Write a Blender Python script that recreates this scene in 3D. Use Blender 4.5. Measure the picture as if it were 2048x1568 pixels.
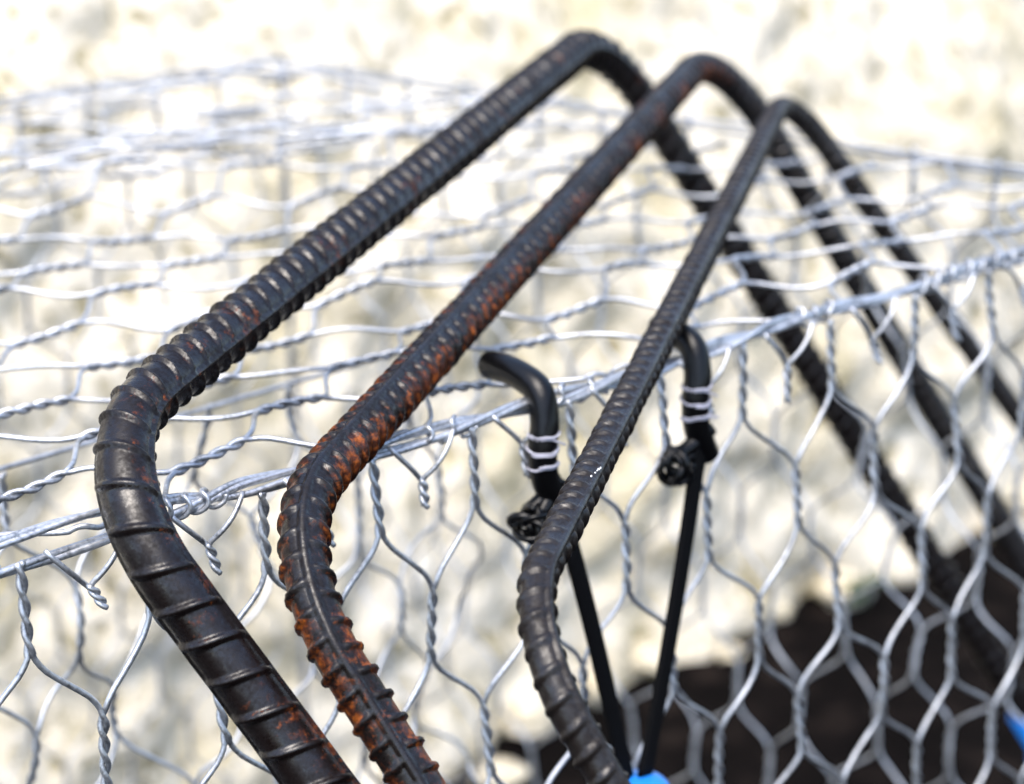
import bpy, math, random
import numpy as np
from mathutils import noise as mnoise, Vector

random.seed(7)
for o in list(bpy.data.objects):
    bpy.data.objects.remove(o)
scene = bpy.context.scene
COL = scene.collection

# ---------------------------------------------------------------- camera
CAM_Z = 1.21
cam_data = bpy.data.cameras.new('camera')
cam = bpy.data.objects.new('camera', cam_data)
COL.objects.link(cam)
cam.location = (0, 0, CAM_Z)
cam.rotation_euler = (math.radians(70), 0, 0)
cam_data.sensor_width = 23.6
cam_data.lens = 49.15
cam_data.clip_start = 0.02
cam_data.clip_end = 200
cam_data.dof.use_dof = True
cam_data.dof.focus_distance = 0.90
cam_data.dof.aperture_fstop = 4.0
scene.camera = cam

# ---------------------------------------------------------------- sky, sun, exposure
SUN_EL, SUN_AZ = math.radians(69), math.radians(202)      # azimuth clockwise from +Y: behind the camera, a little to the left
world = bpy.data.worlds.new('World')
scene.world = world
world.use_nodes = True
wn = world.node_tree
wn.nodes.clear()
sky = wn.nodes.new('ShaderNodeTexSky')
sky.sky_type = 'NISHITA'
sky.sun_disc = False
sky.sun_elevation = SUN_EL
sky.sun_rotation = SUN_AZ
sky.air_density = 1.0
sky.dust_density = 2.5
bg = wn.nodes.new('ShaderNodeBackground')
bg.inputs['Strength'].default_value = 0.14
wo = wn.nodes.new('ShaderNodeOutputWorld')
wn.links.new(sky.outputs[0], bg.inputs[0])
wn.links.new(bg.outputs[0], wo.inputs[0])
sun_data = bpy.data.lights.new('sun', 'SUN')
sun_data.energy = 1.4
sun_data.angle = math.radians(42)
sun_data.color = (1.0, 0.95, 0.88)
sun = bpy.data.objects.new('sun', sun_data)
COL.objects.link(sun)
sd = Vector((math.sin(SUN_AZ) * math.cos(SUN_EL), math.cos(SUN_AZ) * math.cos(SUN_EL), math.sin(SUN_EL)))
sun.rotation_euler = sd.to_track_quat('Z', 'Y').to_euler()
sun.location = (-1, -2, 4)
vs = scene.view_settings
vs.view_transform = 'Standard'
vs.look = 'None'
vs.gamma = 1
vs.use_curve_mapping = False
vs.exposure = 1.5

# ---------------------------------------------------------------- helpers
def tag(o, label=None, cat=None, group=None, kind=None):
    if label: o['label'] = label
    if cat: o['category'] = cat
    if group: o['group'] = group
    if kind: o['kind'] = kind
    return o

def link_mesh(name, V, F, mat, parent=None, smooth=True):
    me = bpy.data.meshes.new(name)
    me.from_pydata([tuple(v) for v in V], [], F)
    if smooth:
        me.polygons.foreach_set('use_smooth', [True] * len(me.polygons))
    me.materials.append(mat)
    me.update()
    o = bpy.data.objects.new(name, me)
    COL.objects.link(o)
    if parent is not None:
        o.parent = parent
    return o

def empty(name, loc=(0, 0, 0)):
    o = bpy.data.objects.new(name, None)
    COL.objects.link(o)
    o.location = loc
    o.empty_display_size = .05
    return o

def sub_parent(o, parent):
    """parent o to an object that may stand away from the origin, keeping world coordinates"""
    o.parent = parent
    o.matrix_parent_inverse = parent.matrix_world.inverted() if parent.type == 'EMPTY' else o.matrix_parent_inverse

def tube(P, r, sides=7, caps=True, round_cap=False):
    """vertices and faces of a tube along the points P (n x 3); r a number or one per point"""
    P = np.asarray(P, float)
    n = len(P)
    r = np.full(n, r) if np.isscalar(r) else np.asarray(r, float)
    T = np.gradient(P, axis=0)
    T /= np.linalg.norm(T, axis=1)[:, None] + 1e-12
    N = np.zeros_like(P)
    a = np.array([0, 0, 1.]) if abs(T[0, 2]) < .8 else np.array([1., 0, 0])
    v = a - T[0] * (a @ T[0])
    N[0] = v / np.linalg.norm(v)
    for i in range(1, n):
        v = N[i - 1] - T[i] * (N[i - 1] @ T[i])
        N[i] = v / (np.linalg.norm(v) + 1e-12)
    B = np.cross(T, N)
    ang = np.linspace(0, 2 * np.pi, sides, endpoint=False)
    V = P[:, None, :] + r[:, None, None] * (np.cos(ang)[None, :, None] * N[:, None, :] + np.sin(ang)[None, :, None] * B[:, None, :])
    V = V.reshape(-1, 3)
    F = []
    for i in range(n - 1):
        for k in range(sides):
            k2 = (k + 1) % sides
            F.append((i * sides + k, i * sides + k2, (i + 1) * sides + k2, (i + 1) * sides + k))
    if caps:
        F.append(tuple(range(sides))[::-1])
        F.append(tuple((n - 1) * sides + k for k in range(sides)))
    return V, F

def merge(parts):
    VV, FF, off = [], [], 0
    for V, F in parts:
        VV.append(np.asarray(V))
        FF += [tuple(i + off for i in f) for f in F]
        off += len(V)
    return np.concatenate(VV), FF

def smoothstep(a, b, x):
    t = np.clip((np.asarray(x, float) - a) / (b - a), 0, 1)
    return t * t * (3 - 2 * t)

def catmull(pts, n=12):
    P = np.asarray(pts, float)
    P = np.vstack([2 * P[0] - P[1], P, 2 * P[-1] - P[-2]])
    out = []
    for i in range(1, len(P) - 2):
        for t in np.linspace(0, 1, n, endpoint=False):
            a, b, c, d = P[i - 1], P[i], P[i + 1], P[i + 2]
            out.append(.5 * (2 * b + (c - a) * t + (2 * a - 5 * b + 4 * c - d) * t * t + (3 * b - a - 3 * c + d) * t ** 3))
    out.append(P[-2])
    return np.array(out)

# ---------------------------------------------------------------- materials
class NT:
    def __init__(self, name):
        self.m = bpy.data.materials.new(name)
        self.m.use_nodes = True
        self.t = self.m.node_tree
        self.p = self.t.nodes['Principled BSDF']
    def n(self, typ, **kw):
        x = self.t.nodes.new(typ)
        for k, v in kw.items():
            if k.startswith('i_'):
                key = k[2:]
                key = int(key) if key.isdigit() else key.replace('_', ' ')
                x.inputs[key].default_value = v
            else:
                setattr(x, k, v)
        return x
    def l(self, a, b):
        self.t.links.new(a, b)
    def noise(self, scale, detail=4, rough=.55, vec=None, dist=0):
        x = self.n('ShaderNodeTexNoise', i_Scale=scale, i_Detail=detail, i_Roughness=rough, i_Distortion=dist)
        if vec is not None: self.l(vec, x.inputs['Vector'])
        return x.outputs['Fac']
    def ramp(self, fac, stops, interp='LINEAR'):
        x = self.n('ShaderNodeValToRGB')
        x.color_ramp.interpolation = interp
        els = x.color_ramp.elements
        while len(els) < len(stops): els.new(.5)
        for e, (p, c) in zip(els, stops):
            e.position = p
            e.color = (*c, 1) if len(c) == 3 else c
        self.l(fac, x.inputs[0])
        return x.outputs[0]
    def math(self, op, a, b=None, c=None, clamp=False):
        x = self.n('ShaderNodeMath', operation=op)
        x.use_clamp = clamp
        for i, v in enumerate((a, b, c)):
            if v is None: continue
            if isinstance(v, (int, float)): x.inputs[i].default_value = v
            else: self.l(v, x.inputs[i])
        return x.outputs[0]
    def mix(self, fac, a, b):
        x = self.n('ShaderNodeMix', data_type='RGBA')
        for sock, v in ((x.inputs[0], fac), (x.inputs[6], a), (x.inputs[7], b)):
            if isinstance(v, tuple): sock.default_value = (*v, 1)
            elif isinstance(v, (int, float)): sock.default_value = v
            else: self.l(v, sock)
        return x.outputs[2]
    def bump(self, h, strength, dist):
        x = self.n('ShaderNodeBump', i_Strength=strength, i_Distance=dist)
        self.l(h, x.inputs['Height'])
        self.l(x.outputs[0], self.p.inputs['Normal'])
    def coord(self):
        return self.n('ShaderNodeTexCoord').outputs['Object']
    def attr(self, name):
        return self.n('ShaderNodeAttribute', attribute_name=name).outputs['Fac']

def mat_rebar(name, rust_lo, rust_hi, scale_col, sheen_lo, sheen_hi, flank_gain):
    k = NT(name)
    co = k.coord()
    fine = k.noise(900, 5, .6, co)
    mid = k.noise(170, 5, .6, co, .6)
    big = k.noise(34, 3, .5, co)
    flank = k.attr('flank')
    rib = k.attr('rib')
    scale = k.mix(mid, tuple(c * .55 for c in scale_col), tuple(c * 1.35 for c in scale_col))
    # rust grows in blotches, most on one flank and in the corners beside the ribs
    m = k.math('ADD', k.math('MULTIPLY', mid, .62), k.math('MULTIPLY', big, .5))
    m = k.math('ADD', m, k.math('MULTIPLY', flank, flank_gain))
    m = k.math('ADD', m, k.math('MULTIPLY', k.attr('rim'), .10))
    m = k.math('ADD', m, k.math('MULTIPLY', k.math('SUBTRACT', fine, .5), .25))
    rust = k.n('ShaderNodeMapRange', i_1=rust_lo, i_2=rust_hi)
    k.l(m, rust.inputs[0])
    rc = k.ramp(k.noise(320, 4, .6, co), [(.3, (.024, .006, .003)), (.47, (.12, .026, .006)), (.66, (.46, .115, .014))])
    col = k.mix(rust.outputs[0], scale, rc)
    k.l(col, k.p.inputs['Base Color'])
    # a patchy film of water and oil: gloss where it lies, dull scale where it has dried
    film = k.n('ShaderNodeMapRange', i_1=.40, i_2=.60)
    k.l(k.math('ADD', k.math('MULTIPLY', k.noise(480, 6, .7, co), .6), k.math('MULTIPLY', k.noise(75, 3, .5, co), .4)), film.inputs[0])
    dry = k.math('SUBTRACT', 1.0, k.math('MULTIPLY', rust.outputs[0], .75))
    wet = k.math('MULTIPLY', film.outputs[0], dry)
    ro = k.n('ShaderNodeMapRange', i_1=0., i_2=1., i_3=sheen_hi, i_4=sheen_lo)
    k.l(wet, ro.inputs[0])
    k.l(ro.outputs[0], k.p.inputs['Roughness'])
    sp = k.n('ShaderNodeMapRange', i_1=0., i_2=1., i_3=.22, i_4=.62)
    k.l(wet, sp.inputs[0])
    k.l(sp.outputs[0], k.p.inputs['Specular IOR Level'])
    h = k.math('ADD', k.math('MULTIPLY', k.noise(700, 4, .6, co), .5), k.math('MULTIPLY', mid, .8))
    h = k.math('ADD', h, k.math('MULTIPLY', rust.outputs[0], .7))
    k.bump(h, .30, .0006)
    return k.m

M_R1 = mat_rebar('dark_wet_bar_steel', .74, .98, (.0062, .0036, .0032), .20, .46, .07)
M_R2 = mat_rebar('rusty_bar_steel', .60, .86, (.0068, .0044, .0038), .24, .48, .14)
M_R3 = mat_rebar('grey_bar_steel', .92, 1.10, (.0120, .0088, .0074), .26, .48, .02)

def mat_wire(name, col, rough, metal):
    k = NT(name)
    co = k.coord()
    a = k.noise(500, 4, .6, co)
    b = k.noise(60, 3, .5, co)
    c = k.ramp(k.math('ADD', k.math('MULTIPLY', a, .5), k.math('MULTIPLY', b, .5)),
               [(.38, tuple(x * .45 for x in col)), (.47, tuple(x * .85 for x in col)), (.62, tuple(min(1, x * 1.15) for x in col))])
    k.l(c, k.p.inputs['Base Color'])
    k.p.inputs['Metallic'].default_value = metal
    r = k.n('ShaderNodeMapRange', i_1=.3, i_2=.7, i_3=rough - .1, i_4=rough + .13)
    k.l(a, r.inputs[0])
    k.l(r.outputs[0], k.p.inputs['Roughness'])
    k.bump(k.noise(900, 4, .6, co), .25, .0004)
    return k.m
M_WIRE = mat_wire('galvanised_wire', (.57, .59, .62), .40, .8)

def mat_simple(name, col, rough, spec=.5, bump=None):
    k = NT(name)
    co = k.coord()
    n = k.noise(300, 4, .6, co)
    k.l(k.mix(n, tuple(c * .75 for c in col), tuple(min(1, c * 1.2) for c in col)), k.p.inputs['Base Color'])
    k.p.inputs['Roughness'].default_value = rough
    k.p.inputs['Specular IOR Level'].default_value = spec
    if bump: k.bump(k.noise(bump[0], 4, .6, co), bump[1], bump[2])
    return k.m
M_RUBBER = mat_simple('black_vinyl', (.0022, .0022, .0026), .30, .32, (160, .35, .0007))
M_CORD = mat_simple('black_woven_strap', (.002, .002, .0025), .75, .12, (1400, .5, .0005))
M_THREAD = mat_simple('white_thread', (.42, .42, .49), .7, .3)
M_BLUE = mat_simple('blue_plastic', (.015, .22, .75), .3, .5)
M_PAINT = mat_simple('white_paint', (.72, .72, .70), .5, .4)
M_LEAF = mat_simple('leaf_green', (.022, .055, .016), .5, .4)

def mat_rock():
    k = NT('pale_limestone')
    co = k.coord()
    big = k.noise(4.5, 5, .6, co, .4)
    mid = k.noise(27, 6, .62, co, 1.2)
    fine = k.noise(90, 5, .6, co)
    c = k.ramp(mid, [(.28, (.14, .12, .06)), (.395, (.42, .37, .24)), (.455, (.76, .70, .57)), (.68, (.87, .82, .72))])
    c2 = k.ramp(big, [(.36, (.66, .61, .44)), (.50, (.88, .85, .79)), (.7, (.96, .95, .94))])
    x = k.n('ShaderNodeMix', data_type='RGBA', blend_type='MULTIPLY')
    x.inputs[0].default_value = .8
    k.l(c, x.inputs[6]); k.l(c2, x.inputs[7])
    k.l(x.outputs[2], k.p.inputs['Base Color'])
    k.p.inputs['Roughness'].default_value = .9
    k.p.inputs['Specular IOR Level'].default_value = .2
    k.bump(k.math('ADD', mid, k.math('MULTIPLY', fine, .4)), .6, .02)
    return k.m
def mat_soil():
    k = NT('dark_soil')
    co = k.coord()
    a = k.noise(14, 6, .65, co)
    k.l(k.ramp(a, [(.3, (.002, .0016, .0016)), (.52, (.006, .0045, .0042)), (.72, (.030, .022, .018))]), k.p.inputs['Base Color'])
    k.p.inputs['Roughness'].default_value = .95
    k.p.inputs['Specular IOR Level'].default_value = .04
    k.bump(k.noise(45, 6, .7, co), 1.0, .02)
    return k.m
M_ROCK, M_SOIL = mat_rock(), mat_soil()

# ---------------------------------------------------------------- frame of the basket
# s runs along the basket's near top edge, p goes in from it, h is the height above the lid
EX, EY = 0.7587, 0.6514
OX, OY, LID = -0.20655, 0.78839, 0.85
def W(s, p, h):
    s, p, h = np.broadcast_arrays(np.asarray(s, float), np.asarray(p, float), np.asarray(h, float))
    return np.stack([OX + s * EX - p * EY, OY + s * EY + p * EX, LID + h], -1)

# ---------------------------------------------------------------- ground and rock face
def build_ground():
    n = 70
    xs = np.sign(np.linspace(-1, 1, n)) * np.abs(np.linspace(-1, 1, n)) ** 2.4 * 25
    V, F = [], []
    for j in range(n):
        for i in range(n):
            x, y = xs[i] + .3, xs[j] + 1.5
            V.append((x, y, .012 * mnoise.noise((x * 3, y * 3, 0)) + .006 * mnoise.noise((x * 11, y * 11, 4)) - .012))
    for j in range(n - 1):
        for i in range(n - 1):
            F.append((j * n + i, j * n + i + 1, (j + 1) * n + i + 1, (j + 1) * n + i))
    tag(link_mesh('ground', V, F, M_SOIL), kind='structure')
build_ground()

def build_rock():
    ns, nh = 340, 120
    V, F = [], []
    for j in range(nh):
        h = j / (nh - 1) * 1.9 - .06
        for i in range(ns):
            s = -1.6 + 5.6 * i / (ns - 1)
            p = .985 - .035 * math.exp(-((s - 1.0) / .22) ** 2) + .05 * max(h, 0) + .42 * max(h, 0) ** 2
            q = (s * 1.0, h * 1.0, .0)
            d = .05 * mnoise.noise((s * 2.3, h * 2.3, 1.3)) + .022 * mnoise.noise((s * 6.5, h * 6.5, 5.1)) \
                + .04 * abs(mnoise.noise((s * 11, h * 11, 9.7))) + .018 * mnoise.noise((s * 26, h * 26, 2.2))
            foot = .05 * math.exp(-max(h, 0) / .06) * (.7 + 1.2 * mnoise.noise((s * 7, 0, 3.3)))
            w = W(s, max(p - d - foot, .80), h - LID)
            V.append(tuple(w))
    for j in range(nh - 1):
        for i in range(ns - 1):
            F.append((j * ns + i, j * ns + i + 1, (j + 1) * ns + i + 1, (j + 1) * ns + i))
    tag(link_mesh('rock_face', V, F, M_ROCK), kind='structure')
build_rock()

def build_stones():
    rnd = random.Random(21)
    for k in range(14):
        s = .80 + 1.35 * k / 13 + rnd.uniform(-.03, .03)
        p = .955 - abs(rnd.gauss(0, .03))
        r = rnd.uniform(.012, .034) * (1.2 if k % 4 == 0 else .8)
        sc = np.array([rnd.uniform(.8, 1.5), rnd.uniform(.8, 1.3), rnd.uniform(.55, .85)]) * r
        off = rnd.uniform(0, 50)
        V, F = [], []
        nu, nv = 14, 9
        for j in range(nv):
            ph = math.pi * j / (nv - 1)
            for i in range(nu):
                th = 2 * math.pi * i / nu
                d = np.array([math.sin(ph) * math.cos(th), math.sin(ph) * math.sin(th), math.cos(ph)])
                q = 1 + .45 * mnoise.noise(Vector(d * 1.3) + Vector((off, 0, 0))) + .2 * mnoise.noise(Vector(d * 3.1) + Vector((0, off, 0)))
                V.append(d * sc * q)
        for j in range(nv - 1):
            for i in range(nu):
                F.append((j * nu + i, (j + 1) * nu + i, (j + 1) * nu + (i + 1) % nu, j * nu + (i + 1) % nu))
        o = link_mesh('stone', V, F, M_ROCK, smooth=(k % 3 > 0))
        w = W(s, p, -LID)
        o.location = (float(w[0]), float(w[1]), float(sc[2] * .45 - .006))
        o.rotation_euler = (0, 0, rnd.uniform(0, 6))
        tag(o, 'pale limestone stone lying on dark soil at the foot of the rock face', 'stone', 'rubble at the foot of the rock face')
build_stones()

# ---------------------------------------------------------------- gabion basket of twisted hexagonal netting
RW = 0.00135          # netting wire radius
PITCH, TW = 0.0735, 0.0405
basket_loc = tuple(float(v) for v in W(.25, .38, -LID))
basket = empty('gabion_basket', basket_loc)
tag(basket, 'galvanised hexagonal wire mesh basket with the bent bars hung over its edge', 'wire basket')
bpy.context.view_layer.update()

def wob(a, b, seed, amp):
    """smooth wander of the netting"""
    return amp * (np.sin(a * 17.3 + seed) * np.cos(b * 13.1 + seed * 2.1) + .6 * np.sin(a * 41 + b * 29 + seed * 3.7) + .35 * np.sin(a * 73 - b * 61 + seed))

def netting(panel, pos, umap, nodes, rows, v0, sides, keep=None, seed=0., turns=2.0, wander=.0016, out=.004, tw_pts=20, first_twist=True):
    """one object per wire: each wire twists with its neighbours in turn"""
    c = 0
    for j in range(nodes[0], nodes[1]):
        uu, vv, ph, am = [], [], [], []
        for r in range(rows):
            m = j if (j - r) % 2 == 0 else j + 1
            right = (m == j)
            va = v0 + r * PITCH
            t = np.linspace(0, 1, tw_pts)
            u = float(umap(m))
            uu += [u] * tw_pts
            vv += list(va + TW * t)
            ph += list((0 if right else np.pi) + 2 * np.pi * turns * t)
            am += [1.0] * tw_pts
            if r < rows - 1:
                m2 = j + 1 if right else j
                u2 = float(umap(m2))
                for q in (.06, .14, .24, .38, .5, .62, .76, .86, .94):
                    sm = q * q * (3 - 2 * q)
                    uu.append(u + (u2 - u) * (.55 * q + .45 * sm))
                    vv.append(va + TW + (PITCH - TW) * q)
                    sgn = 1.0 if right else -1.0
                    ph.append(0 if sgn > 0 else np.pi)
                    am.append(max(0, 1 - q * 4) - 0 if q < .5 else 0.0)
                    if q > .5:
                        ph[-1] = 0 if sgn < 0 else np.pi
                        ph[-1] = np.pi if sgn > 0 else 0
                        am[-1] = max(0, (q - .75) * 4)
        uu, vv, ph, am = map(np.array, (uu, vv, ph, am))
        uu2 = uu + wob(uu, vv, seed, wander)
        vv2 = vv + wob(vv, uu, seed + 5, wander)
        w = wob(uu, vv, seed + 11, out)
        P = pos(uu2, vv2, w)
        # local frame of the panel by small steps
        U = pos(uu2 + 1e-3, vv2, w) - P
        U /= np.linalg.norm(U, axis=1)[:, None]
        N = pos(uu2, vv2, w + 1e-3) - P
        N /= np.linalg.norm(N, axis=1)[:, None]
        jit = 1 + .12 * np.sin(j * 2.7)
        P = P + (RW * jit * am)[:, None] * (np.cos(ph)[:, None] * U + np.sin(ph)[:, None] * N)
        if keep is not None:
            ok = keep(uu, vv)
            idx = np.where(ok)[0]
            if len(idx) < 8: continue
            P = P[idx[0]:idx[-1] + 1]
        V, F = tube(P, RW, sides)
        link_mesh('mesh_wire', V, F, M_WIRE, panel)
        c += 1
    return c

def panel_frame(name, wires, label=None):
    o = link_mesh(name, *tube(*wires[0], 10), M_WIRE)
    sub_parent(o, basket)
    for P, r in wires[1:]:
        link_mesh('edge_wire', *tube(P, r, 10), M_WIRE, o)
    if label: o['label'] = label
    return o

END0, ENDK = .874, .257          # the right-hand end of the lid: s = END0 - ENDK * p
DEPTH, SMIN, BOT = .774, -.36, -.845

# near side panel ------------------------------------------------
s_near = np.linspace(SMIN, END0, 420)
def edge_part(s, which):
    """wires of the near top edge: a pair from the lid and a pair from the side, lying apart at one end and laid together further on"""
    lift = .0085 * (1 - smoothstep(.02, .105, s))
    rope = smoothstep(.08, .12, s)
    ph = 2 * np.pi * (s / (.175 + .03 * np.sin(s * 9)))
    base_h = .0015 * np.sin(s * 13 + 1) + .001 * np.sin(s * 31)
    pair = 1 if which < 2 else -1
    k = 1 if which % 2 == 0 else -1
    h = base_h + pair * (lift * .5 + .0021 * (1 - rope) + rope * .0023 * np.cos(ph)) + k * .0011 * np.cos(s * 40 + which)
    p = pair * (.001 * (1 - rope) + rope * .0023 * np.sin(ph)) + k * .0014 * np.sin(s * 40 + which)
    return W(s, p, h)
side = panel_frame('side_panel', [(edge_part(s_near, 2), .0017), (edge_part(s_near, 3), .0017),
                                  (W(s_near[::6], 0, BOT), .002)], 'front side panel of hexagonal netting with twisted stubs under the edge')
front_tops = [.0075, .065, .125, .184, .243, .308, .3695, .431, .4985, .5705, .6385]
def front_u(m):
    k = m / 2.0
    if k < 0: return front_tops[0] + k * .0605
    if k > 10: return front_tops[-1] + (k - 10) * .0655
    return np.interp(k, range(11), front_tops)
def front_pos(u, v, w):
    s = u + .10 * v * np.clip(u / .6, -.3, 1.2)
    return W(s, -.003 + w * smoothstep(0, .06, v) - .006 * np.sin(np.clip(v / .5, 0, 1) * 3.0), -v)
netting(side, front_pos, front_u, (-12, 28), 12, .002, 8, keep=lambda u, v: (u > SMIN + .005) & (u < END0 - .004) & (v < -BOT),
        seed=1.3, wander=.0012, out=.003, tw_pts=26)
# cut, twisted wire ends hanging between the first row of twists
for m in range(-9, 27, 2):
    u = float(front_u(m))
    rnd = random.Random(m)
    L = .036 + rnd.uniform(-.006, .006)
    lean = rnd.uniform(-.002, .006)
    y0 = .019 + rnd.uniform(-.002, .003)
    parts = []
    for sgn in (-1, 1):
        pts_s, pts_p, pts_h = [], [], []
        for q in np.linspace(0, 1, 8):
            pts_s.append(u + sgn * (.019 * (1 - q) + RW * q)); pts_h.append(.001 - y0 * (q ** .9)); pts_p.append(-.004 - .003 * np.sin(q * np.pi))
        for q in np.linspace(0.06, 1, 20):
            a = (0 if sgn > 0 else np.pi) + 2 * np.pi * 1.3 * q
            pts_s.append(u + lean * q + RW * np.cos(a)); pts_p.append(-.004 + RW * np.sin(a) - .003 * q); pts_h.append(.001 - y0 - (L - y0) * q)
        parts.append(tube(W(pts_s, pts_p, pts_h), RW * .95, 8))
    link_mesh('cut_wire_end', *merge(parts), M_WIRE, side)

# lid ------------------------------------------------------------
def lid_h(s, p):
    return -.010 * np.sin(np.pi * np.clip(p / DEPTH, 0, 1)) + .014 * np.exp(-((p - .52 + .12 * (s - .4)) / .06) ** 2) \
        - .034 * np.exp(-((p - .655 + .1 * (s - .4)) / .055) ** 2)
s_back = np.linspace(SMIN, END0 - ENDK * DEPTH, 60)
p_end = np.linspace(0, DEPTH, 60)
lid = panel_frame('lid', [(edge_part(s_near, 0), .0016), (edge_part(s_near, 1), .0016),
                          (W(s_back, DEPTH, .001 * np.sin(s_back * 30)), .0017),
                          (W(END0 - ENDK * p_end, p_end, .003 + .0015 * np.sin(p_end * 25)), .0016)],
                  'lid of hexagonal netting sagging between its edges')
def lid_pos(u, v, w):
    s = v - .11 * (u - .14)
    return W(s, u, lid_h(s, u) + w * smoothstep(0, .05, u) * (1 - smoothstep(DEPTH - .05, DEPTH, u)))
def lid_u(m): return min(max(.008 + .034 * m, .0), DEPTH)
netting(lid, lid_pos, lid_u, (0, 23), 19, -.3660 + .0189 - .0735 + .0025, 7,
        keep=lambda u, v: ((v - .11 * (u - .14)) < END0 - ENDK * u - .003) & ((v - .11 * (u - .14)) > SMIN), seed=2.9, wander=.0016, out=.0045, tw_pts=24)

def flap_p(s): return .582 - .44 * (s - .308)
s_fl = np.linspace(SMIN + .3, .60, 50)
flap = panel_frame('lid_flap', [(W(s_fl, flap_p(s_fl), lid_h(s_fl, flap_p(s_fl)) + .007 + .002 * np.sin(s_fl * 37)), .0016)],
                   'loose flap of netting doubled over the back of the lid')
netting(flap, lambda u, v, w: W(v, flap_p(v) + u, .008 + .45 * lid_h(v, flap_p(v) + u) + w), lambda m: .001 + .030 * m, (0, 17), 11, -.06, 6, seed=12.3, out=.005, wander=.003, tw_pts=16,
        keep=lambda u, v: (flap_p(v) + u < DEPTH - .004) & (v < END0 - ENDK * (flap_p(v) + u) - .01))

# far side panel, end panels, divider ------------------------------
far = panel_frame('side_panel', [(W(s_back, DEPTH, BOT), .002), (W(s_back, DEPTH + .004, .004), .0017)], 'far side panel of hexagonal netting against the pale rock')
netting(far, lambda u, v, w: W(u, DEPTH + w * .6, -v), lambda m: SMIN + .0325 * m, (0, 31), 12, .0, 5, seed=4.1, out=.006, tw_pts=14,
        keep=lambda u, v: (u < END0 - ENDK * DEPTH) & (v < -BOT))
endp = panel_frame('end_panel', [(W(END0 - ENDK * p_end, p_end, BOT), .002), (W(END0 + .003 - ENDK * p_end, p_end, -.003), .0016)])
netting(endp, lambda u, v, w: W(END0 - ENDK * u + w, u, -v), lambda m: .012 + .0315 * m, (0, 24), 12, -.006, 6, seed=5.7, out=.006, tw_pts=16,
        keep=lambda u, v: (u < DEPTH) & (v < -BOT))
endl = panel_frame('end_panel', [(W(SMIN, p_end, BOT), .002), (W(SMIN, p_end, .0), .0022)])
netting(endl, lambda u, v, w: W(SMIN + w, u, -v), lambda m: .012 + .0315 * m, (0, 24), 12, .0, 5, seed=6.7, out=.006, tw_pts=12,
        keep=lambda u, v: (u < DEPTH) & (v < -BOT))
s_div = np.linspace(SMIN, .44, 40)
div = panel_frame('divider_panel', [(W(s_div, .20 + .05 * s_div, -.05), .0014)])
netting(div, lambda u, v, w: W(u, .20 + .05 * u + w, -.05 - v), lambda m: SMIN + .01 + .0325 * m, (0, 24), 11, .0, 6, seed=8.3, out=.012, wander=.004, tw_pts=16,
        keep=lambda u, v: (v < -BOT - .05))
base = panel_frame('base_panel', [(W(s_back, DEPTH - .004, BOT + .004), .002)])
netting(base, lambda u, v, w: W(v, u, BOT + .004 + abs(w)), lambda m: min(.01 + .0335 * m, DEPTH), (0, 22), 17, SMIN, 4, seed=9.9, tw_pts=10,
        keep=lambda u, v: (v < END0 - ENDK * u))
for s, p in ((END0, 0), (END0 - ENDK * DEPTH, DEPTH), (SMIN, 0), (SMIN, DEPTH)):
    hh = np.linspace(BOT, .002, 60)
    a = hh * 60
    o = link_mesh('corner_wire', *merge([tube(W(s + .002 * np.cos(a + q), p + .002 * np.sin(a + q), hh), .0021, 8) for q in (0, math.pi)]), M_WIRE)
    sub_parent(o, basket)
# lacing wire wound round the near edge in places
for (a, b, n) in ((.074, .104, 3.2), (.012 + .205, .245, 2.0), (.292, .335, 2.2), (.476, .507, 2.6), (.575, .70, 9), (.70, .86, 11)):
    t = np.linspace(0, 1, int(30 * n))
    s = a + (b - a) * t + .0015 * np.sin(t * 40)
    ph = 2 * np.pi * n * t + a * 50
    c = (edge_part(s, 0) + edge_part(s, 2)) / 2
    lift = np.linalg.norm(edge_part(s, 0) - edge_part(s, 2), axis=1) / 2
    R = .0042 + .0006 * np.sin(t * 23)
    P = c + (R * np.sin(ph))[:, None] * np.array([-EY, EX, 0]) + ((R + lift * .35) * np.cos(ph))[:, None] * np.array([0, 0, 1.])
    o = link_mesh('lacing_wire', *tube(P, .0011, 7), M_WIRE)
    sub_parent(o, basket)

# ---------------------------------------------------------------- bent reinforcing bars
def fillet_path(C, R, step):
    C = [np.array(c, float) for c in C]
    pts, inp = [], []
    prev = C[0]
    for i in range(1, len(C) - 1):
        a = (C[i - 1] - C[i]); a /= np.linalg.norm(a)
        b = (C[i + 1] - C[i]); b /= np.linalg.norm(b)
        half = math.acos(np.clip(a @ b, -1, 1)) / 2
        r = R[i - 1]
        T = r / math.tan(half)
        p0, p1 = C[i] + a * T, C[i] + b * T
        cen = C[i] + (a + b) / np.linalg.norm(a + b) * r / math.sin(half)
        n = max(2, int(np.linalg.norm(p0 - prev) / step))
        pts += [prev + (p0 - prev) * t for t in np.linspace(0, 1, n, endpoint=False)]
        u = (p0 - cen) / r
        v = (p1 - cen) / r
        om = math.acos(np.clip(u @ v, -1, 1))
        n = max(4, int(om * r / step))
        pts += [cen + r * (math.sin((1 - t) * om) * u + math.sin(t * om) * v) / math.sin(om) for t in np.linspace(0, 1, n, endpoint=False)]
        prev = p1
    n = max(2, int(np.linalg.norm(C[-1] - prev) / step))
    pts += [prev + (C[-1] - prev) * t for t in np.linspace(0, 1, n)]
    return np.array(pts)

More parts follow.
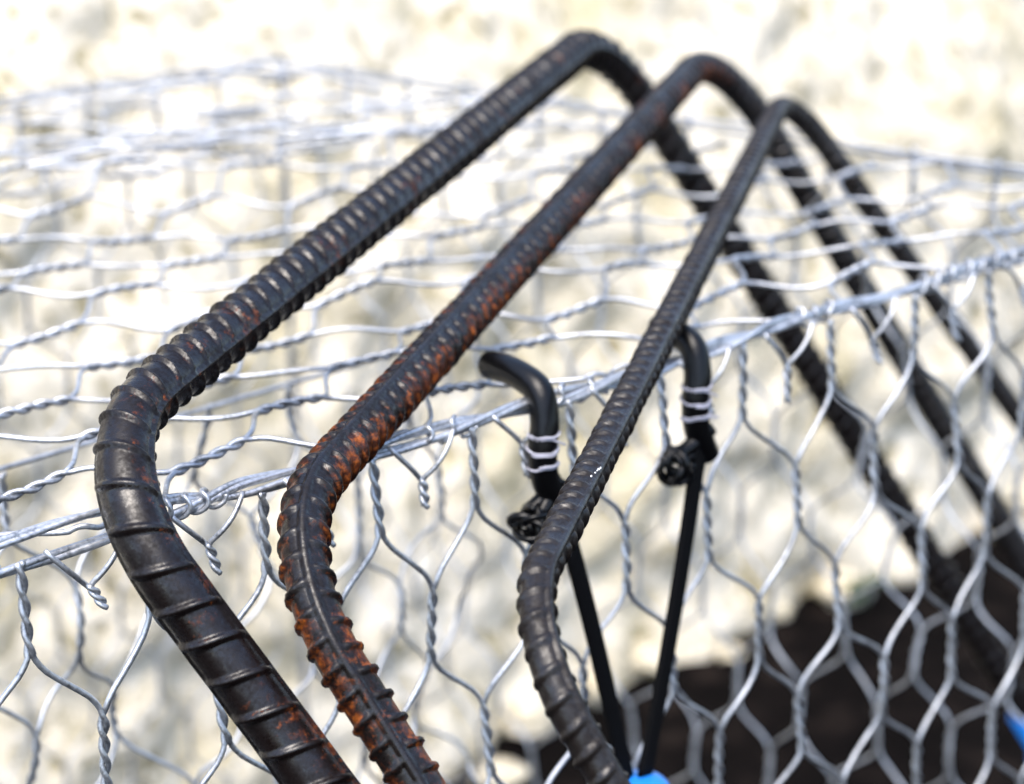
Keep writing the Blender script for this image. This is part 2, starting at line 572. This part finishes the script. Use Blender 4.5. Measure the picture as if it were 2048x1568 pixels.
def rebar(C, R, r0, pitch, rib_h, rail_h, rail_deg, rail_w, skew, rust_deg, mat, label, seed, flecks=()):
    # the near leg runs on down to the ground, the far leg hangs inside the basket
    C = [np.array(c, float) for c in C]
    d = C[0] - C[1]; d /= np.linalg.norm(d)
    C[0] = C[1] + d * ((C[1][2] - .004) / -d[2])
    P = fillet_path(C, R, .0009)
    n = len(P)
    T = np.gradient(P, axis=0); T /= np.linalg.norm(T, axis=1)[:, None]
    b = np.cross(C[2] - C[1], C[0] - C[1]); b /= np.linalg.norm(b)
    if b[0] < 0: b = -b                       # towards the camera's right
    B = np.array([b - t * (b @ t) for t in T]); B /= np.linalg.norm(B, axis=1)[:, None]
    Oo = np.cross(B, T)
    mid = (C[0] + C[3]) / 2
    if Oo[n // 2] @ (mid - P[n // 2]) > 0: Oo = -Oo   # outwards from the bend
    L = np.concatenate([[0], np.cumsum(np.linalg.norm(np.diff(P, axis=0), axis=1))])
    S = 64
    Lc = L[int(np.argmin(np.linalg.norm(P - C[1], axis=1)))]
    pit = pitch[0] + (pitch[1] - pitch[0]) * smoothstep(Lc - .02, Lc + .06, L)   # the bar is drawn out along the bent leg
    phase = np.concatenate([[0], np.cumsum(np.diff(L) / ((pit[1:] + pit[:-1]) / 2))])
    RIBW = .00088 / pitch[0]
    ang = np.linspace(0, 2 * np.pi, S, endpoint=False)
    rel = (ang - math.radians(rail_deg)) % (2 * np.pi)
    half = (rel >= np.pi).astype(int)
    a = (rel % np.pi) / np.pi * 2 - 1                    # -1..1 across each face between the rails
    drail = np.minimum(rel % np.pi, np.pi - rel % np.pi)  # angle to the nearest rail
    rail = 1 - smoothstep(rail_w, rail_w + .07, drail)
    rng = np.random.default_rng(seed)
    jit = rng.uniform(-.04, .04, (2, 4000))
    hj = 1 + rng.uniform(-.22, .12, (2, 4000))
    x = phase[:, None] + skew * a[None, :] * np.where(half, -1, 1)[None, :] / pit[:, None] + .5 * half[None, :]
    k = np.floor(x).astype(int) % 4000
    fr = x - np.floor(x) - .5 + jit[half[None, :].repeat(n, 0), k]
    wdt = RIBW * (1 + .25 * hj[half[None, :].repeat(n, 0), k] - .25)
    prof = 1 - smoothstep(wdt, wdt + RIBW * 1.1, np.abs(fr))
    cres = np.clip(1 - np.abs(a) ** 4.5, 0, 1)[None, :]
    ribm = prof * cres * hj[half[None, :].repeat(n, 0), k]
    lump = np.array([[mnoise.noise((float(l) * 60, float(q) * 1.5, seed)) for q in ang[::8]] for l in L[::8]])
    lump = np.repeat(np.repeat(lump, 8, 0)[:n], 8, 1)
    kern = np.ones(9) / 9
    lump = np.apply_along_axis(lambda v: np.convolve(np.concatenate([v[-4:], v, v[:4]]), kern, 'valid'), 1, lump)
    lump = np.apply_along_axis(lambda v: np.convolve(np.pad(v, 4, mode='edge'), kern, 'valid'), 0, lump)
    rr = r0 + np.maximum(rib_h * ribm, rail_h * rail[None, :] * (1 + .1 * lump)) + .00022 * lump
    V = P[:, None, :] + rr[:, :, None] * (np.cos(ang)[None, :, None] * B[:, None, :] + np.sin(ang)[None, :, None] * Oo[:, None, :])
    V = V.reshape(-1, 3)
    i = np.arange(n - 1)[:, None] * S
    kk = np.arange(S)[None, :]
    F = np.stack([i + kk, i + (kk + 1) % S, i + S + (kk + 1) % S, i + S + kk], -1).reshape(-1, 4).tolist()
    F.append(list(range(S))); F.append(list(range((n - 1) * S, n * S)))
    root = P[0].copy()
    o = link_mesh('bent_rebar', V - root, F, mat)
    o.location = root
    me = o.data
    flank = (np.abs(np.sin(ang - math.radians(rail_deg))) * 1.5 - 1 if rust_deg == 15 else np.clip(np.cos(ang - math.radians(rust_deg)), -.3, 1))[None, :].repeat(n, 0)
    flank = (flank - 1.6 * smoothstep(L[-1] - .62, L[-1] - .50, L)[:, None] - .5 * smoothstep(1.30, 1.55, L)[:, None]).ravel()
    for nm, arr in (('flank', flank), ('rib', ribm.ravel()), ('rim', (4 * prof * (1 - prof) * cres + .5 * (1 - prof)).ravel())):
        at = me.attributes.new(nm, 'FLOAT', 'POINT')
        at.data.foreach_set('value', np.ascontiguousarray(arr, dtype=np.float32))
    import bmesh
    bm = bmesh.new(); bm.from_mesh(me); bmesh.ops.recalc_face_normals(bm, faces=bm.faces); bm.to_mesh(me); bm.free()
    me.polygons.foreach_set('use_smooth', [True] * len(me.polygons))
    tag(o, label, 'rebar', 'bent bars hung over the basket')
    for (tau, deg, ln, wd) in flecks:                     # small chips of white paint stuck to the bar
        q = C[1] + (C[2] - C[1]) * tau
        i0 = int(np.argmin(np.linalg.norm(P - q, axis=1)))
        a0 = math.radians(deg)
        nn = math.cos(a0) * B[i0] + math.sin(a0) * Oo[i0]
        tt = -math.sin(a0) * B[i0] + math.cos(a0) * Oo[i0]
        c = P[i0] + nn * (r0 + rail_h * .96) - root
        ring = [(1, .2), (.5, .9), (-.3, .7), (-1, .3), (-.7, -.6), (.1, -1), (.8, -.5)]
        FV = [c + T[i0] * ln * x + tt * wd * y - nn * .0002 for x, y in ring] + [c + T[i0] * ln * x * .6 + tt * wd * y * .6 + nn * .00025 for x, y in ring]
        FF = [(k, (k + 1) % 7, 7 + (k + 1) % 7, 7 + k) for k in range(7)] + [tuple(range(7, 14))]
        link_mesh('paint_fleck', FV, FF, M_PAINT, o)
    return P

GROUP_BARS = 'bent bars hung over the basket'
P1 = rebar([[-0.0774, 0.7541, 0.7673], [-0.1758, 0.7995, 0.8922], [0.0618, 1.4864, 0.9374], [0.4470, 1.5618, 0.3245]],
           (.072, .078), .0117, (.0176, .0132), .0021, .0014, -32, .06, -.0060, -28, M_R1,
           'thickest dark wet ribbed steel bar bent in a U over the basket', 1)
P2 = rebar([[-0.0377, 0.7497, 0.7699], [-0.1006, 0.7924, 0.8579], [0.1471, 1.5234, 0.922], [0.46, 1.5634, 0.418]],
           (.080, .094), .0096, (.0114, .0108), .0019, .0017, 43, .13, .0030, 15, M_R2,
           'rusty orange-stained ribbed steel bar bent in a U, between the two darker bars', 2)
P3 = rebar([[0.0365, 0.7015, 0.7982], [0.0011, 0.7223, 0.8555], [0.1909, 1.4622, 0.9001], [0.50, 1.546, 0.4833]],
           (.056, .070), .0067, (.0106, .0106), .0015, .0014, 9, .18, .0026, 30, M_R3,
           'thinnest grey-black ribbed steel bar bent in a U, passing in front of the black hooks', 3,
           flecks=((.1655, 12, .0012, .0006), (.1632, 15, .0008, .0007), (.1600, 17, .0007, .0004), (.1565, 20, .0005, .0005), (.1512, 26, .0008, .0005)))

# ---------------------------------------------------------------- black hooks with straps
def hook(s0, arm, label, fray_ds, fray_dh, strap_end, seed):
    rnd = random.Random(seed)
    loc = W(s0, -.010, -.03)
    root = empty('hooked_strap', tuple(float(v) for v in loc))
    bpy.context.view_layer.update()
    tag(root, label, 'hook', 'black hooks on the basket edge')
    r = .0073
    path = [(s0 + .002, arm, .0085), (s0 + .001, arm * .65, .0105), (s0, .010, .0105), (s0 - .001, -.004, .0065), (s0 - .003, -.0105, -.006),
            (s0 - .006, -.0125, -.020), (s0 - .005, -.013, -.034), (s0 - .001, -.0135, -.044), (s0 + .003, -.0135, -.052)]
    Q = catmull([W(*q) for q in path], 10)
    rad = np.full(len(Q), r)
    tip = np.arange(4)
    rad[:4] = r * np.array([.45, .78, .93, 1.0])
    rad[-30:] = np.linspace(r, r * .92, 30)
    o = link_mesh('hook_arm', *tube(Q, rad, 16), M_RUBBER); sub_parent(o, root)
    # white thread wound round the shank
    ex, ny = np.array([EX, EY, 0]), np.array([-EY, EX, 0])
    for q, tilt, turns in ((-.0115, .0006, 1.25), (-.0200, .0016, 1.6), (-.0270, -.0008, 1.35)):
        a = np.linspace(0, 2 * np.pi * turns, int(34 * turns)) + rnd.uniform(2.5, 4.5)
        i = int(np.argmin(np.abs(Q[:, 2] - (LID + q)) + (np.arange(len(Q)) < 30) * 1))
        c = Q[i]
        R = r * (1.04 + .03 * np.sin(a * 1.7))
        dz = .0009 * np.cos(a + 1) + tilt * np.sin(a) + .0011 * (a - a[0]) / 6.28 * rnd.choice((-1, 1)) + .0003 * np.sin(a * 5)
        P = c + (R * np.cos(a))[:, None] * ex + (R * np.sin(a))[:, None] * ny + dz[:, None] * np.array([0, 0, 1.])
        tail = P[-1] + (P[-1] - P[-2]) * 4 + np.array([EY, -EX, 0]) * .002 + np.array([0, 0, -.002])
        P = np.vstack([P, tail])
        o = link_mesh('binding_thread', *tube(P, .00048 + .0002 * np.abs(np.sin(np.arange(len(P)) * .31 + q * 900)), 6), M_THREAD); sub_parent(o, root)
    # strap running down to the blue toggle
    A = W(s0 - .002, -.0145, -.034)
    E_ = np.array(strap_end)
    n = 40
    parts = []
    t = np.linspace(0, 1, n)
    Pc = A + (E_ - A) * t[:, None] + np.outer(np.sin(t * np.pi) * .002, [EX, EY, 0])
    ex, ny = np.array([EX, EY, 0]), np.array([EY, -EX, 0])
    V, F = [], []
    ring = [(math.cos(x), math.sin(x)) for x in np.linspace(0, 2 * math.pi, 16, endpoint=False)]
    for i_ in range(n):
        for cx, sx in ring:
            V.append(Pc[i_] + ex * .0050 * np.sign(cx) * abs(cx) ** .5 + ny * .0022 * np.sign(sx) * abs(sx) ** .6)
    for i_ in range(n - 1):
        for k in range(16):
            F.append((i_ * 16 + k, i_ * 16 + (k + 1) % 16, (i_ + 1) * 16 + (k + 1) % 16, (i_ + 1) * 16 + k))
    F += [tuple(range(16))[::-1], tuple((n - 1) * 16 + k for k in range(16))]
    o = link_mesh('strap', V, F, M_CORD); sub_parent(o, root)
    # the doubled-back end, drawn into a rough knot of loops
    parts = []
    c0 = W(s0 + .001, -.0135, -.044)
    cen = W(s0 - .008 + fray_ds, -.0145, -.058 + fray_dh)
    for k in range(9):
        ax = np.array([rnd.gauss(0, 1), rnd.gauss(0, 1), rnd.gauss(0, .6)]); ax /= np.linalg.norm(ax)
        u_ = np.cross(ax, [.3, .2, .9]); u_ /= np.linalg.norm(u_)
        v_ = np.cross(ax, u_)
        a = np.linspace(0, rnd.uniform(4.2, 6.1), 26) + rnd.uniform(0, 6)
        Rk = .0088 * rnd.uniform(.75, 1.15) * (1 + .16 * np.sin(2 * a + k))
        cc = cen + np.array([rnd.uniform(-.0022, .0022), rnd.uniform(-.0015, .0015), rnd.uniform(-.002, .002)])
        Pk = cc + Rk[:, None] * (np.cos(a)[:, None] * u_ + np.sin(a)[:, None] * v_)
        parts.append(tube(Pk, .0017 * rnd.uniform(.8, 1.25) * (1 + .2 * np.sin(np.linspace(0, 9, 26) + k)), 7))
    for k in range(5):
        q = cen + np.array([rnd.uniform(-.005, .005), rnd.uniform(-.003, .003), .006])
        parts.append(tube(catmull([c0 + np.array([rnd.uniform(-.003, .003), 0, .008]), (c0 + q) / 2 + np.array([0, 0, .001]), q], 6), np.linspace(.0046, .0026, 13), 8))
    for k in range(9):
        d_ = np.array([rnd.gauss(0, 1), rnd.gauss(0, .5), rnd.gauss(-.6, .7)]); d_ /= np.linalg.norm(d_)
        parts.append(tube([cen + d_ * .006, cen + d_ * rnd.uniform(.0095, .0125)], [.0018, .0009], 6))
    o = link_mesh('knot', *merge(parts), M_RUBBER); sub_parent(o, root)
    return root
TOG = W(.334, -.032, -.222)
hook(.287, .040, 'black hook whose rounded tip shows over the lid, beside the thin bar', -.0055, .002, TOG + np.array([-.008, 0, .010]), 3)
hook(.392, .026, 'black hook half hidden behind the thin bar, its strap in plain view', -.0135, .007, TOG + np.array([.002, 0.002, .010]), 4)
# blue toggle where the straps meet
def lathe(prof, seg, ax_o, ex, ey, ez):
    V, F = [], []
    for (r, z) in prof:
        for k in range(seg):
            a = 2 * math.pi * k / seg
            V.append(np.asarray(ax_o) + np.asarray(ex) * r * math.cos(a) + np.asarray(ey) * r * math.sin(a) + np.asarray(ez) * z)
    for i in range(len(prof) - 1):
        for k in range(seg):
            F.append((i * seg + k, i * seg + (k + 1) % seg, (i + 1) * seg + (k + 1) % seg, (i + 1) * seg + k))
    F += [tuple(range(seg))[::-1], tuple((len(prof) - 1) * seg + k for k in range(seg))]
    return V, F
cap_prof = [(.004, -.030), (.0095, -.030), (.0098, -.006), (.0120, -.004), (.0152, .000), (.0160, .003), (.0152, .0065), (.0125, .0095), (.008, .0115), (.003, .0124), (.001, .0125)]
o = link_mesh('plastic_toggle', *lathe(cap_prof, 28, (0, 0, 0), (1, 0, 0), (0, 1, 0), (0, 0, 1)), M_BLUE)
o.location = tuple(TOG + np.array([.0, 0, -.002]))
tag(o, 'bright blue domed plastic toggle where the two black straps meet', 'toggle')
# blue cap on the far end of the thickest bar
d1 = P1[-1] - P1[-20]; d1 /= np.linalg.norm(d1)
x1 = np.cross(d1, [0, 1, 0]); x1 /= np.linalg.norm(x1)
y1 = np.cross(d1, x1)
o = link_mesh('bar_end_cap', *lathe([(.0136, -.05), (.0152, -.049), (.0156, -.004), (.0200, -.002), (.0215, .004), (.018, .010), (.009, .014), (.002, .015)], 28, (0, 0, 0), x1, y1, d1), M_BLUE)
o.location = tuple(P1[-1] + d1 * .001)
tag(o, 'blue plastic sleeve cap on the lower end of the thickest bar', 'bar cap')

# ---------------------------------------------------------------- small weed at the foot of the rock
wl = W(1.634, .88, -LID)
weed = empty('weed', tuple(float(v) for v in wl))
bpy.context.view_layer.update()
tag(weed, 'small green weed growing at the foot of the pale rock', 'weed')
rnd = random.Random(5)
for k in range(5):
    a = rnd.uniform(0, 6.28); L = rnd.uniform(.025, .04); up = rnd.uniform(.4, 1.1)
    dx, dy = math.cos(a), math.sin(a)
    V, F = [], []
    for i in range(6):
        t = i / 5
        wv = .012 * math.sin(math.pi * min(1, t * .95 + .05))
        c = np.array([dx * L * t, dy * L * t, .02 + up * L * t - .03 * t * t]) + wl
        for sg in (-1, 0, 1):
            V.append(c + np.array([-dy * wv * sg, dx * wv * sg, .004 * abs(sg)]))
    for i in range(5):
        for q in range(2):
            F.append((i * 3 + q, i * 3 + q + 1, i * 3 + 4 + q, i * 3 + 3 + q))
    o = link_mesh('leaf', V, F, M_LEAF); sub_parent(o, weed)
o = link_mesh('stem', *tube([wl + np.array([0, 0, -.01]), wl + np.array([.002, 0, .02]), wl + np.array([0, .002, .05])], .002, 6), M_LEAF); sub_parent(o, weed)
